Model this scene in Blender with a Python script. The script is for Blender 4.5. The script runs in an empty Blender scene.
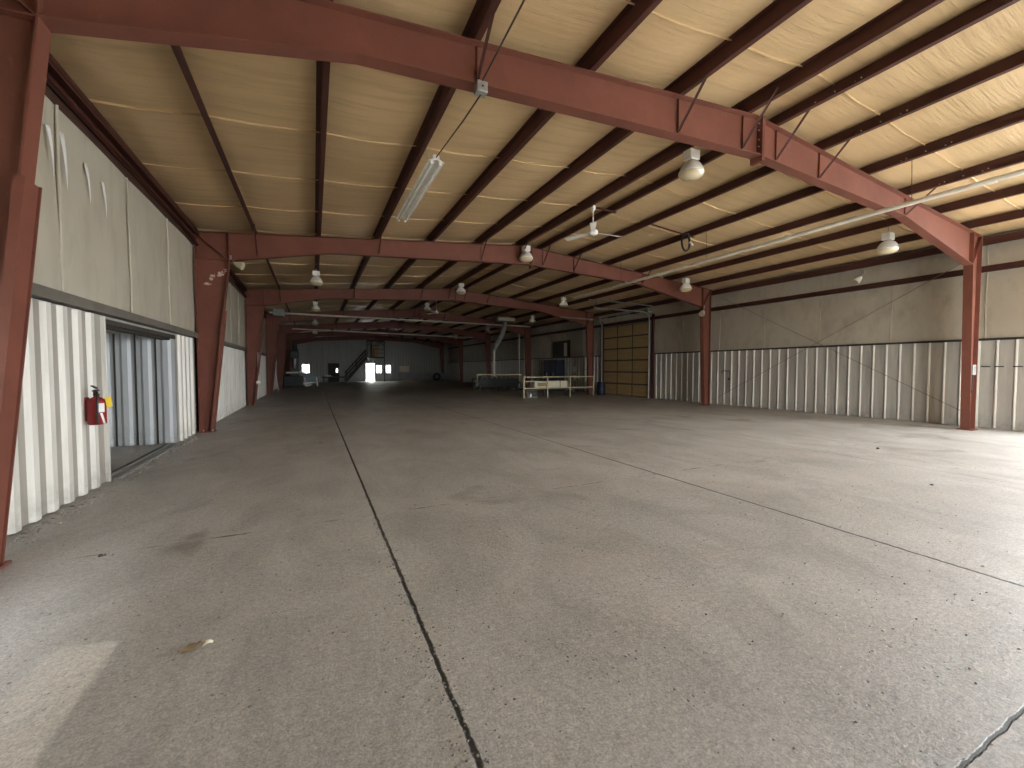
import bpy, math, random
from mathutils import Vector, Matrix
random.seed(7)
scn = bpy.context.scene
col = scn.collection

# ------------------------------------------------------------------ dimensions
XL, XR = -2.78, 17.25            # inner faces of the side walls
RX, RZ, SL = 7.07, 6.12, 0.085   # ridge position, height of the rafter tops there, roof pitch
FY = [4.97, 13.56, 22.45, 31.2, 40.0, 48.8, 57.2]
YR, YE = -3.9, 57.55             # rear wall and far end wall
def rz(x): return RZ - abs(x - RX) * SL

# ------------------------------------------------------------------ mesh helpers
class MB:
    def __init__(s): s.v = []; s.f = []; s.sm = []
    def add(s, vs, fs, smooth=False):
        b = len(s.v); s.v += [tuple(v) for v in vs]
        for f in fs: s.f.append([b + i for i in f]); s.sm.append(smooth)
        return s
    def box(s, x0, x1, y0, y1, z0, z1):
        return s.add([(x0,y0,z0),(x1,y0,z0),(x1,y1,z0),(x0,y1,z0),(x0,y0,z1),(x1,y0,z1),(x1,y1,z1),(x0,y1,z1)],
                     [(3,2,1,0),(4,5,6,7),(0,1,5,4),(1,2,6,5),(2,3,7,6),(3,0,4,7)])
    def bar(s, p, q, w, h, up=(0,0,1)):                      # rectangular bar from p to q
        p, q = Vector(p), Vector(q); d = (q - p).normalized(); u = Vector(up)
        r = d.cross(u)
        if r.length < 1e-4: r = d.cross(Vector((1,0,0)))
        r.normalize(); u = r.cross(d)
        a, b = r * w/2, u * h/2
        vs = [p-a-b, p+a-b, p+a+b, p-a+b, q-a-b, q+a-b, q+a+b, q-a+b]
        return s.add(vs, [(3,2,1,0),(4,5,6,7),(0,1,5,4),(1,2,6,5),(2,3,7,6),(3,0,4,7)])
    def tube(s, pts, r, n=10, cap=True):
        pts = [Vector(p) for p in pts]; rings = []
        rs = r if isinstance(r, (list, tuple)) else [r]*len(pts)
        prev = None
        for i, p in enumerate(pts):
            d = (pts[min(i+1, len(pts)-1)] - pts[max(i-1, 0)]).normalized()
            if prev is None:
                a = d.orthogonal().normalized()
            else:
                a = (prev - d * prev.dot(d)).normalized()
            prev = a; b = d.cross(a)
            rings.append([p + (a*math.cos(t) + b*math.sin(t))*rs[i] for t in [2*math.pi*k/n for k in range(n)]])
        vs = [v for R in rings for v in R]; fs = []
        for i in range(len(rings)-1):
            for k in range(n):
                k2 = (k+1) % n; fs.append((i*n+k, i*n+k2, (i+1)*n+k2, (i+1)*n+k))
        s.add(vs, fs, True)
        if cap:
            s.add(rings[0], [tuple(reversed(range(n)))]); s.add(rings[-1], [tuple(range(n))])
        return s
    def lathe(s, prof, c=(0,0,0), n=24, axis='z'):
        vs = []; fs = []
        for r, z in prof:
            for k in range(n):
                t = 2*math.pi*k/n
                p = (r*math.cos(t), r*math.sin(t), z)
                if axis == 'x': p = (z, r*math.cos(t), r*math.sin(t))
                if axis == 'y': p = (r*math.sin(t), z, r*math.cos(t))
                vs.append((c[0]+p[0], c[1]+p[1], c[2]+p[2]))
        for i in range(len(prof)-1):
            for k in range(n):
                k2 = (k+1) % n; fs.append((i*n+k, i*n+k2, (i+1)*n+k2, (i+1)*n+k))
        return s.add(vs, fs, True)
    def ball(s, c, r, n=12, m=8, sz=1):
        return s.lathe([(max(1e-4, r*math.sin(math.pi*i/m)), -r*sz*math.cos(math.pi*i/m)) for i in range(m+1)], c, n)
    def slabxz(s, poly, y0, y1):                              # polygon in XZ, thickness along Y
        n = len(poly)
        vs = [(x, y0, z) for x, z in poly] + [(x, y1, z) for x, z in poly]
        fs = [tuple(range(n)), tuple(reversed(range(n, 2*n)))]
        for i in range(n): j = (i+1) % n; fs.append((j, i, n+i, n+j))
        return s.add(vs, fs)
    def slabyz(s, poly, x0, x1):
        n = len(poly)
        vs = [(x0, y, z) for y, z in poly] + [(x1, y, z) for y, z in poly]
        fs = [tuple(reversed(range(n))), tuple(range(n, 2*n))]
        for i in range(n): j = (i+1) % n; fs.append((i, j, n+j, n+i))
        return s.add(vs, fs)
    def grid(s, fn, nu, nv, smooth=True):
        vs = [fn(i/nu, j/nv) for j in range(nv+1) for i in range(nu+1)]
        fs = [(j*(nu+1)+i, j*(nu+1)+i+1, (j+1)*(nu+1)+i+1, (j+1)*(nu+1)+i) for j in range(nv) for i in range(nu)]
        return s.add(vs, fs, smooth)

def obj(name, mb, mat, parent=None, bevel=0, local=False):
    me = bpy.data.meshes.new(name)
    vs = mb.v
    if parent is not None and not local:
        L = wloc(parent); vs = [(x-L[0], y-L[1], z-L[2]) for x, y, z in vs]
    me.from_pydata(vs, [], mb.f); me.update()
    me.polygons.foreach_set('use_smooth', mb.sm)
    me.materials.append(mat)
    o = bpy.data.objects.new(name, me); col.objects.link(o)
    if parent is not None: o.parent = parent
    if bevel:
        m = o.modifiers.new('bevel', 'BEVEL'); m.width = bevel; m.segments = 2; m.limit_method = 'ANGLE'
    return o
def wloc(o):
    L = Vector((0,0,0))
    while o is not None: L += o.location; o = o.parent
    return L
def tag(o, label, cat, group=None, kind='thing'):
    o['label'] = label; o['category'] = cat; o['kind'] = kind
    if group: o['group'] = group
    return o
def thing(name, loc, label, cat, group=None):
    o = bpy.data.objects.new(name, None); col.objects.link(o); o.location = loc; o.empty_display_size = .1
    return tag(o, label, cat, group)
def struct(name, mb, mat, parent=None):
    o = obj(name, mb, mat, parent)
    if parent is None: o['kind'] = 'structure'
    return o
def dup(root, loc, label, group=None, rotz=0):
    r = root.copy(); col.objects.link(r); r.location = loc; r.rotation_euler = (0, 0, rotz); r['label'] = label
    if group: r['group'] = group
    for ch in list(root.children):
        c = ch.copy(); col.objects.link(c); c.parent = r
        for g in list(ch.children):
            d = g.copy(); col.objects.link(d); d.parent = c
    return r

# ------------------------------------------------------------------ materials
def nm(name):
    m = bpy.data.materials.new(name); m.use_nodes = True
    nt = m.node_tree; b = nt.nodes['Principled BSDF']
    return m, nt, b
def N(nt, t, **kw):
    n = nt.nodes.new(t)
    for k, v in kw.items():
        if k in n.inputs: n.inputs[k].default_value = v
        else: setattr(n, k, v)
    return n
def noise(nt, vec, scale, detail=4, rough=.55, dist=0):
    n = N(nt, 'ShaderNodeTexNoise'); n.inputs['Scale'].default_value = scale; n.inputs['Detail'].default_value = detail
    n.inputs['Roughness'].default_value = rough; n.inputs['Distortion'].default_value = dist
    nt.links.new(vec, n.inputs['Vector']); return n.outputs['Fac']
def ramp(nt, fac, stops):
    r = N(nt, 'ShaderNodeValToRGB'); e = r.color_ramp.elements
    while len(e) < len(stops): e.new(0.5)
    for i, (p, c) in enumerate(stops):
        e[i].position = p; e[i].color = (c[0], c[1], c[2], 1) if isinstance(c, tuple) else (c, c, c, 1)
    nt.links.new(fac, r.inputs['Fac']); return r.outputs['Color']
def mix(nt, fac, a, b, mode='MIX'):
    m = N(nt, 'ShaderNodeMix', data_type='RGBA', blend_type=mode)
    for i, v in ((0, fac), (6, a), (7, b)):
        if isinstance(v, (int, float)): m.inputs[i].default_value = v
        elif isinstance(v, tuple): m.inputs[i].default_value = (*v[:3], 1)
        else: nt.links.new(v, m.inputs[i])
    return m.outputs[2]
def math_(nt, op, a, b=None, c=None):
    m = N(nt, 'ShaderNodeMath', operation=op)
    for i, v in ((0, a), (1, b), (2, c)):
        if v is None: continue
        if isinstance(v, (int, float)): m.inputs[i].default_value = v
        else: nt.links.new(v, m.inputs[i])
    return m.outputs[0]
def bump(nt, b, h, strength=.3, dist=.02):
    n = N(nt, 'ShaderNodeBump'); n.inputs['Strength'].default_value = strength; n.inputs['Distance'].default_value = dist
    nt.links.new(h, n.inputs['Height']); nt.links.new(n.outputs[0], b.inputs['Normal']); return n
def geo(nt): return N(nt, 'ShaderNodeNewGeometry').outputs['Position']
def stretch(nt, vec, s):
    m = N(nt, 'ShaderNodeMapping'); m.inputs['Scale'].default_value = s
    nt.links.new(vec, m.inputs['Vector']); return m.outputs[0]

def plain(name, c, rough=.5, metal=0, var=.25, scale=3, spec=.5):
    m, nt, b = nm(name); P = geo(nt)
    f = noise(nt, P, scale, 5, .6)
    k = ramp(nt, f, [(.3, tuple(x*(1-var) for x in c)), (.7, tuple(min(1, x*(1+var*.5)) for x in c))])
    nt.links.new(k, b.inputs['Base Color']); b.inputs['Roughness'].default_value = rough; b.inputs['Metallic'].default_value = metal
    b.inputs['Specular IOR Level'].default_value = spec
    return m
def steel_paint(name, c, scuff):
    m, nt, b = nm(name); P = geo(nt)
    f = noise(nt, P, 1.3, 6, .65); k = ramp(nt, f, [(.3, tuple(x*.8 for x in c)), (.7, tuple(x*1.15 for x in c))])
    g = noise(nt, stretch(nt, P, (1, 1, .35)), 9, 6, .7); sp = ramp(nt, g, [(.64, 0.0), (.72, 1.0)])
    k = mix(nt, math_(nt, 'MULTIPLY', sp, .35), k, scuff)
    h = noise(nt, P, 38, 2, .5); sp2 = ramp(nt, h, [(.72, 0.0), (.76, 1.0)])
    k = mix(nt, math_(nt, 'MULTIPLY', sp2, .5), k, tuple(x*.35 for x in c))
    nt.links.new(k, b.inputs['Base Color']); b.inputs['Roughness'].default_value = .55
    b.inputs['Specular IOR Level'].default_value = .3
    return m
M = {}
M['red'] = steel_paint('red_oxide_paint', (.18, .064, .043), (.28, .14, .10))
M['brown'] = steel_paint('brown_shaded_primer', (.085, .031, .023), (.16, .08, .06))  # frame primer darkened; the shade on the purlins is put into the colour
M['dark'] = plain('dark_steel', (.035, .028, .024), .55)
M['ledge'] = plain('grey_brown_channel', (.17, .155, .13), .5)
M['white_metal'] = plain('white_enamel', (.86, .84, .78), .35, 0, .15)
M['cream_metal'] = plain('cream_enamel', (.66, .60, .46), .4, 0, .2)
M['galv'] = plain('galvanised_steel', (.42, .42, .40), .45, .6, .2, 8)
M['grey'] = plain('grey_paint', (.28, .29, .27), .5)
M['pipe'] = plain('pale_pipe', (.76, .72, .62), .35, 0, .15)
M['rail'] = plain('pale_yellow_rail', (.62, .55, .32), .45)
M['black'] = plain('black_rubber', (.02, .02, .022), .5)
M['machine'] = plain('dark_green_machine', (.030, .038, .034), .45)
M['bluegrey'] = plain('blue_grey_machine', (.16, .22, .24), .4)
M['navy'] = plain('navy_paint', (.018, .022, .045), .4)
M['wood_dark'] = plain('dark_board', (.06, .05, .04), .7)
M['board'] = plain('cream_board', (.72, .67, .52), .6, 0, .12)
M['red_gloss'] = plain('fire_red', (.26, .016, .014), .45, 0, .1)
M['yellow'] = plain('yellow_tag', (.85, .62, .05), .5, 0, .05)
M['label'] = plain('white_label', (.82, .80, .78), .5, 0, .05)
M['steel_chips'] = plain('bare_metal', (.62, .48, .40), .6, 0, .3, 30)
M['paper'] = plain('white_paper', (.85, .85, .82), .6, 0, .05)
M['leaf'] = plain('dry_leaf', (.30, .21, .12), .8)
M['chip'] = plain('concrete_chip', (.27, .25, .22), .9)
m, nt, b = nm('lamp_lens'); b.inputs['Base Color'].default_value = (.78, .66, .42, 1); b.inputs['Roughness'].default_value = .25
b.inputs['Transmission Weight'].default_value = .25; M['lens'] = m
m, nt, b = nm('tube_glass'); b.inputs['Base Color'].default_value = (.85, .84, .78, 1); b.inputs['Roughness'].default_value = .2; M['tube'] = m
m, nt, b = nm('window_glass'); b.inputs['Base Color'].default_value = (.6, .62, .62, 1); b.inputs['Roughness'].default_value = .05
b.inputs['Transmission Weight'].default_value = 1; b.inputs['IOR'].default_value = 1.05; M['glass'] = m

# white ribbed liner panel: dirty flats, rust specks, grime at the foot
def liner(name, base, dirt, amt):
    m, nt, b = nm(name); P = geo(nt)
    f = noise(nt, stretch(nt, P, (3, 3, .25)), 1.6, 6, .65); f2 = noise(nt, P, 14, 5, .7)
    d = ramp(nt, f, [(.38, 0.0), (.70, 1.0)])
    k = mix(nt, math_(nt, 'MULTIPLY', d, amt), base, dirt)
    s = ramp(nt, f2, [(.66, 0.0), (.74, 1.0)])
    k = mix(nt, math_(nt, 'MULTIPLY', s, .45), k, tuple(x*.6 for x in dirt))
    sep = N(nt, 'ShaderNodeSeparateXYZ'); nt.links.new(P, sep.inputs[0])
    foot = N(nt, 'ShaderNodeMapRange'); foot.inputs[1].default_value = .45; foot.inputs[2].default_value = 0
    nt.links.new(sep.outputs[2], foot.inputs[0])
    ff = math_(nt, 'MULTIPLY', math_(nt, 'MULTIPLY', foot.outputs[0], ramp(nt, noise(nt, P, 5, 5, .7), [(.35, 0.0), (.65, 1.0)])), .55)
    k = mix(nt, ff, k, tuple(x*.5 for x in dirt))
    nt.links.new(k, b.inputs['Base Color']); b.inputs['Roughness'].default_value = .42
    return m
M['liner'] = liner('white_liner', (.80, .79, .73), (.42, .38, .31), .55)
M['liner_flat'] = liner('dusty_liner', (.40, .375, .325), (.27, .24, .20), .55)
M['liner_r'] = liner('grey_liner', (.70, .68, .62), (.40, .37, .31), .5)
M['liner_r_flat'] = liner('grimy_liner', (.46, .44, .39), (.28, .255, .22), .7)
M['liner_sky_tint'] = liner('sky_tinted_sheet', (.47, .505, .525), (.36, .37, .36), .5)  # white sheet; the blue skylight on it is put into the base colour
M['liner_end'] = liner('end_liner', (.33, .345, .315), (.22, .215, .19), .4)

# vinyl faced insulation
def vinyl(name, base, stain, stretchv, wr, gloss=.42):
    m, nt, b = nm(name); P = geo(nt)
    f = noise(nt, P, .55, 5, .6); f2 = noise(nt, stretch(nt, P, stretchv), 2.2, 5, .6)
    k = mix(nt, ramp(nt, f, [(.35, 0.0), (.75, .6)]), base, stain)
    k = mix(nt, ramp(nt, f2, [(.48, 0.0), (.70, .75)]), k, stain)
    sp = ramp(nt, noise(nt, P, 26, 2, .5), [(.735, 0.0), (.76, .7)])
    k = mix(nt, sp, k, tuple(x*.5 for x in stain))
    nt.links.new(k, b.inputs['Base Color']); b.inputs['Roughness'].default_value = gloss; b.inputs['Specular IOR Level'].default_value = .45
    bump(nt, b, noise(nt, stretch(nt, P, stretchv), 5.0, 6, .6, .4), wr, .03)
    return m
M['ceil'] = vinyl('ceiling_vinyl', (.69, .495, .27), (.50, .345, .18), (.22, 3.2, 1), .5)
M['insul'] = vinyl('wall_vinyl', (.53, .49, .395), (.40, .36, .28), (1.5, 1.5, .5), .22, .5)
M['insul_r'] = vinyl('wall_vinyl_dusty', (.47, .425, .34), (.34, .30, .235), (1.2, 1.2, .6), .2, .55)

# concrete floor with sawn joints
m, nt, b = nm('concrete_floor'); P = geo(nt)
sep = N(nt, 'ShaderNodeSeparateXYZ'); nt.links.new(P, sep.inputs[0]); X, Y = sep.outputs[0], sep.outputs[1]
f = noise(nt, P, .35, 6, .62, .3); k = ramp(nt, f, [(.3, (.395, .398, .392)), (.7, (.535, .538, .53))])
f1 = noise(nt, stretch(nt, P, (1, .55, 1)), 1.3, 7, .7, .6); k = mix(nt, ramp(nt, f1, [(.42, 0.0), (.66, .75)]), k, (.305, .302, .292))
f1b = noise(nt, stretch(nt, P, (.7, 1.2, 1)), .9, 5, .6, .2); k = mix(nt, ramp(nt, f1b, [(.50, 0.0), (.72, .55)]), k, (.50, .478, .445))
st_ = noise(nt, P, .62, 3, .5, 1.0); k = mix(nt, ramp(nt, st_, [(.63, 0.0), (.74, .6)]), k, (.17, .152, .135))
g = noise(nt, P, 70, 6, .8); k = mix(nt, .55, k, ramp(nt, g, [(.32, (.12, .11, .10)), (.68, (.88, .86, .82))]), 'OVERLAY')
g3 = noise(nt, P, 24, 6, .8); k = mix(nt, .40, k, ramp(nt, g3, [(.32, (.16, .15, .14)), (.68, (.84, .82, .78))]), 'OVERLAY')
g2 = noise(nt, P, 15, 6, .8); k = mix(nt, ramp(nt, g2, [(.62, 0.0), (.69, .6)]), k, (.14, .125, .11))
vs = N(nt, 'ShaderNodeTexVoronoi'); vs.inputs['Scale'].default_value = 16; nt.links.new(P, vs.inputs['Vector'])
pit = ramp(nt, vs.outputs['Distance'], [(.10, 1.0), (.16, 0.0)])
pitm = math_(nt, 'MULTIPLY', pit, ramp(nt, noise(nt, P, 2.2, 3, .5), [(.52, 0.0), (.60, 1.0)]))
k = mix(nt, math_(nt, 'MULTIPLY', pitm, .55), k, (.09, .08, .07))
wob = math_(nt, 'MULTIPLY', math_(nt, 'SUBTRACT', noise(nt, P, 9, 4, .7), .5), .035)
def joint(coord, pos, w, lo, hi):
    d = math_(nt, 'ABSOLUTE', math_(nt, 'ADD', math_(nt, 'SUBTRACT', coord, pos), wob))
    r = N(nt, 'ShaderNodeMapRange'); r.inputs[1].default_value = w*hi; r.inputs[2].default_value = w*lo
    nt.links.new(d, r.inputs[0]); return r.outputs[0]
grv = None
for c_, p_, w_, a_ in ((X, .615, .016, 1.0), (X, 4.97, .016, .95), (X, 9.33, .011, .6), (X, 13.7, .011, .5), (Y, .725, .010, 1.0)):
    e = math_(nt, 'MULTIPLY', joint(c_, p_, w_, .6, 1.15), a_)
    grv = e if grv is None else math_(nt, 'MAXIMUM', grv, e)
e = math_(nt, 'MULTIPLY', joint(Y, 5.0, .018, .5, 1.3), ramp(nt, noise(nt, P, 2.0, 4, .6), [(.47, 0.0), (.62, .75)]))
pale = math_(nt, 'MULTIPLY', joint(Y, 5.02, .07, .2, 1.3), math_(nt, 'MULTIPLY', noise(nt, P, 3.5, 5, .75), .55))
k = mix(nt, pale, k, (.52, .49, .445))
pale2 = math_(nt, 'MULTIPLY', joint(X, .57, .05, .5, 1.2), ramp(nt, noise(nt, P, 7, 4, .7), [(.5, 0.0), (.62, .6)]))
k = mix(nt, pale2, k, (.54, .51, .46))
grv = math_(nt, 'MAXIMUM', grv, e)
k = mix(nt, grv, k, (.022, .017, .013))
# clean band of spalled concrete near the cross joint
nt.links.new(k, b.inputs['Base Color']); b.inputs['Roughness'].default_value = .5; b.inputs['Specular IOR Level'].default_value = .6
hh = math_(nt, 'ADD', math_(nt, 'MULTIPLY', noise(nt, P, 42, 5, .8), .55), math_(nt, 'MULTIPLY', noise(nt, P, 9, 5, .7), .6))
hh = math_(nt, 'SUBTRACT', hh, math_(nt, 'MULTIPLY', pitm, .5)); hh = math_(nt, 'SUBTRACT', hh, math_(nt, 'MULTIPLY', grv, 1.2))
bump(nt, b, hh, .8, .02)
M['floor'] = m
M['ground'] = plain('pale_concrete_yard', (.58, .56, .52), .9, 0, .2, 1)
M['outer'] = plain('exterior_sheet', (.45, .44, .40), .5)

# sectional door panels: tan insulated board in a dark frame
m, nt, b = nm('tan_door_panel'); P = geo(nt)
k = ramp(nt, noise(nt, stretch(nt, P, (1, .4, 4)), 2.5, 6, .65), [(.3, (.30, .20, .085)), (.7, (.42, .29, .13))])
k = mix(nt, ramp(nt, noise(nt, P, 7, 5, .7), [(.6, 0.0), (.75, .6)]), k, (.22, .15, .07))
nt.links.new(k, b.inputs['Base Color']); b.inputs['Roughness'].default_value = .6; M['tan'] = m

# ------------------------------------------------------------------ setting: ground, floor, ceiling, walls
yard = struct('ground', MB().box(-60, 90, -60, 130, -.30, -.06), M['ground'])
fl = struct('floor', MB().box(-7.2, XR+.35, YR-.3, YE+.3, -.3, 0), M['floor'])

blk_ = struct('wall_sky_block_end', MB().box(-25, 45, 68, 70, -.1, 13), M['outer'])  # added unseen wall, cuts the skylight entering through the far openings
struct('wall_sky_block_left', MB().box(-14, -9, -12, 30, -.1, 9.5), M['ledge'])  # added unseen block, holds back low sky from the left window opening
# ceiling: draped insulation, sagging between the purlins
PW_L = [-1.42, .17, 1.82, 3.52, 5.22, 6.82]        # purlin webs, left slope
PW_R = [7.66, 9.08, 10.75, 12.42, 14.10, 15.75]    # right slope
supp = [XL-.27] + PW_L + PW_R + [XR+.3]
PD = .22
rnd = random.Random(3)
seams = [YR-.1 + 2.0*i - .0 for i in range(33)]
seams = [(-4.0 + 2.0*i) for i in range(32)]
sagamp = {}
def ceil_z(x, y):
    for i in range(len(supp)-1):
        if supp[i] <= x <= supp[i+1] + 1e-6: break
    a, b_ = supp[i], supp[i+1]; t = (x-a)/(b_-a)
    j = int((y+6)//2)
    if (i, j) not in sagamp: sagamp[(i, j)] = rnd.uniform(.035, .075)
    u = ((y+6) % 2)/2
    lift = .55 + .45*math.sin(math.pi*u)**.5
    if abs(b_-a) < 1.0: lift *= .4
    return rz(x) + PD + .012 - sagamp[(i, j)]*math.sin(math.pi*t)*lift
cb = MB()
xs = []
for i in range(len(supp)-1):
    n = 9 if supp[i+1]-supp[i] > 1 else 4
    if supp[i] < RX < supp[i+1]: n = 4
    xs += [supp[i] + (supp[i+1]-supp[i])*k/n for k in range(n)]
xs.append(supp[-1])
ys = [YR-.25 + .25*k for k in range(int((YE-YR+.55)/.25)+1)]
vs_ = [(x, y, ceil_z(x, y)) for y in ys for x in xs]; nx = len(xs)
cb.add(vs_, [(j*nx+i, (j+1)*nx+i, (j+1)*nx+i+1, j*nx+i+1) for j in range(len(ys)-1) for i in range(nx-1)], True)
ceiling = struct('ceiling', cb, M['ceil'])
sb = MB()                                           # sewn seams: hanging tabs
for y in seams:
    if not (YR < y < YE): continue
    for i in range(nx-1):
        x0, x1 = xs[i], xs[i+1]; z0, z1 = ceil_z(x0, y-.001), ceil_z(x1, y-.001)
        h0 = .032; w = .009
        sb.add([(x0,y-w,z0+.01),(x1,y-w,z1+.01),(x1,y-w*.6,z1-h0),(x0,y-w*.6,z0-h0),(x0,y+w,z0+.01),(x1,y+w,z1+.01),(x1,y+w*.6,z1-h0),(x0,y+w*.6,z0-h0)],
               [(0,1,2,3),(5,4,7,6),(3,2,6,7)], False)
obj('seam_tab', sb, M['ceil'], ceiling)
rb = MB()                                           # roof sheet above the insulation
for xa, xb in ((XL-.35, RX), (RX, XR+.45)):
    rb.slabxz([(xa, rz(xa)+PD+.10), (xb, rz(xb)+PD+.10), (xb, rz(xb)+PD+.16), (xa, rz(xa)+PD+.16)], YR-.35, YE+.35)
obj('roof_sheet', rb, M['outer'], ceiling)

# ribbed sheet running along direction 'ax' with ribs towards +n
def ribbed(mb_rib, mb_flat, a0, a1, z0, z1, place, pitch=.355, off=0.0, depth=.036, top=.085, side=.035, jag=0, ztop=None):
    """profile along a; place(a, d, z) gives the point with rib height d"""
    prof = [(a0, 0)]
    k = math.floor((a0-off)/pitch)
    while True:
        c = off + k*pitch; k += 1
        if c - top/2 - side < a0 + .005: continue
        if c + top/2 + side > a1 - .005: break
        prof += [(c-top/2-side, 0), (c-top/2, depth), (c+top/2, depth), (c+top/2+side, 0)]
    prof.append((a1, 0))
    for i in range(len(prof)-1):
        (p, d), (q, e) = prof[i], prof[i+1]
        zb0, zb1 = z0, z0
        mbx = mb_flat if d == 0 and e == 0 else mb_rib
        v = [place(p, d, zb0), place(q, e, zb1), place(q, e, z1), place(p, d, z1)]
        mbx.add(v, [(0,1,2,3)])

ZW = 2.47
def wallbox(mb, fixed0, fixed1, axis, a0, a1, top, openings):
    """wall as boxes around openings [(a,b,z0,z1)]"""
    cuts = sorted({a0, a1, *[o[0] for o in openings], *[o[1] for o in openings]})
    for p, q in zip(cuts, cuts[1:]):
        mid = (p+q)/2; ops = sorted([o for o in openings if o[0] < mid < o[1]], key=lambda o: o[2])
        z = -.05
        segs = []
        for o in ops:
            if o[2] > z: segs.append((z, o[2]))
            z = o[3]
        segs.append((z, None))
        for s0, s1 in segs:
            if axis == 'y':
                mb.box(fixed0, fixed1, p, q, s0, s1 if s1 is not None else top)
            else:
                t0 = s1 if s1 is not None else rz(p)+PD+.1; t1 = s1 if s1 is not None else rz(q)+PD+.1
                if s1 is None and p < RX < q:
                    mb.slabxz([(p, s0), (q, s0), (q, t1), (RX, rz(RX)+PD+.1), (p, t0)], fixed0, fixed1)
                else:
                    mb.slabxz([(p, s0), (q, s0), (q, t1), (p, t0)], fixed0, fixed1)

# --- left wall
OPL = [(2.3, 3.74, 1.42, 2.43), (8.2, 11.80, 0, 2.45)]
mb = MB(); wallbox(mb, XL-.27, XL-.10, 'y', YR-.3, YE+.3, rz(XL)+PD+.05, OPL)
wl = struct('wall_left', mb, M['outer'])
lr, lf = MB(), MB()
pl = lambda a, d, z: (XL-.045+d, a, z)
for a0, a1 in ((YR, 2.3), (3.74, 8.2), (11.80, 13.45), (13.8, 22.3), (22.6, 31.0), (31.35, 39.8), (40.2, YE)):
    def plx(p, d, z, s=pl): return s(p, d, z)
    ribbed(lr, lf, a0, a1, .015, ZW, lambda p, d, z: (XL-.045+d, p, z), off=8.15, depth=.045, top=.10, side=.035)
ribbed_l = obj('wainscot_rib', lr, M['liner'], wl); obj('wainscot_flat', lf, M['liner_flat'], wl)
# jamb returns of the opening
jb = MB().box(XL-.27, XL-.0, 8.155, 8.2, 0.01, ZW)
obj('opening_jamb', jb, M['liner'], wl)
ib = MB()                                           # bulging insulation above, per seam bay
for (y0, y1) in [(YR, FY[0])] + list(zip(FY, FY[1:])):
    nb = max(1, round((y1-y0)/1.95)); st = (y1-y0)/nb
    for k in range(nb):
        a, c = y0+k*st, y0+(k+1)*st
        ib.grid(lambda u, v, a=a, c=c: (XL-.040 + .04*math.sin(math.pi*u)**.8*(.4+.6*math.sin(math.pi*min(1, .12+v))) + .010*math.sin(7*v), a+(c-a)*u, 2.62+(4.98-2.62)*v), 10, 10)
        ib.tube([(XL-.022+.010*math.sin(3*t+a), c+.012*math.sin(5*t+c), 2.64+2.3*t) for t in [i/9 for i in range(10)]], .018, 8)
obj('wall_insulation', ib, M['insul'], wl)
tb = MB()                                           # white strips painting highlights on loose facing under the eave beside the near frame
for yy, zz, s in ((6.85, 4.55, 1.0), (7.15, 4.62, 1.2), (7.75, 4.50, .9), (8.25, 4.45, .9)):
    tb.grid(lambda u, v, yy=yy, zz=zz, s=s: (XL+.004+.012*math.sin(math.pi*v)+.012*(u-.5)*(1-v), yy+(u-.5)*.06*s*(1.05-v)+.10*v, zz-.55*s*v), 4, 8)
o = obj('loose_facing_highlight', tb, M['label'], wl); sm_ = o.modifiers.new('solid', 'SOLIDIFY'); sm_.thickness = .004
lb = MB().box(XL-.10, XL+.05, YR, YE, 2.50, 2.63)
obj('ledge_channel', lb, M['ledge'], wl)
hb = MB().box(XL-.26, XL-.12, 8.2, 11.74, 2.33, 2.45).box(XL-.06, XL-.02, 8.2, 11.74, 2.36, 2.44)
obj('opening_header', hb, M['wood_dark'], wl)
eb = MB()                                           # eave strut, a lipped channel with conduit clipped to it
eb.box(XL-.08, XL+.0, YR, YE, 4.92, 5.46).box(XL-.0, XL+.10, YR, YE, 4.92, 4.945).box(XL+.085, XL+.10, YR, YE, 4.92, 4.97)
eb.box(XL-.0, XL+.12, YR, YE, 5.20, 5.225).box(XL+.105, XL+.12, YR, YE, 5.17, 5.225)
eb.tube([(XL+.03, YR, 5.02), (XL+.03, YE, 5.02)], .02, 8).tube([(XL+.03, YR, 5.10), (XL+.03, YE, 5.10)], .014, 8)
obj('eave_strut', eb, M['brown'], wl)

# --- lean-to beyond the opening in the left wall
ar, af = MB(), MB()
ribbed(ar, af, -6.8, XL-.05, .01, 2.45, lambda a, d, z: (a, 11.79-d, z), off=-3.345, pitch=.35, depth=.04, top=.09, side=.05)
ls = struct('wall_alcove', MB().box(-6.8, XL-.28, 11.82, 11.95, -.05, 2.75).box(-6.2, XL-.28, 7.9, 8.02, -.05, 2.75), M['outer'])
obj('ribbed_sheet', ar, M['liner_sky_tint'], ls); obj('sheet_flat', af, M['liner_sky_tint'], ls)
gb = MB()
for xx in (-3.17, -3.52, -3.87, -4.22, -4.57): gb.box(xx-.012, xx+.012, 11.755, 11.785, .01, 2.44)
obj('sheet_joint', gb, M['dark'], ls)
obj('alcove_roof', MB().box(-6.95, XL-.28, 7.9, 11.95, 2.62, 2.75), M['outer'], ls)
obj('alcove_side', MB().box(-6.95, -6.8, 7.9, 11.95, -.05, 2.75), M['outer'], ls)
tr = MB().box(XL-.14, XL-.10, 8.2, 11.7, 0, .035).box(XL+.02, XL+.06, 8.25, 11.6, 0, .03).box(XL-.26, XL-.22, 8.2, 11.72, 0, .02)
o = struct('trim_1', tr, M['galv'])

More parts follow.
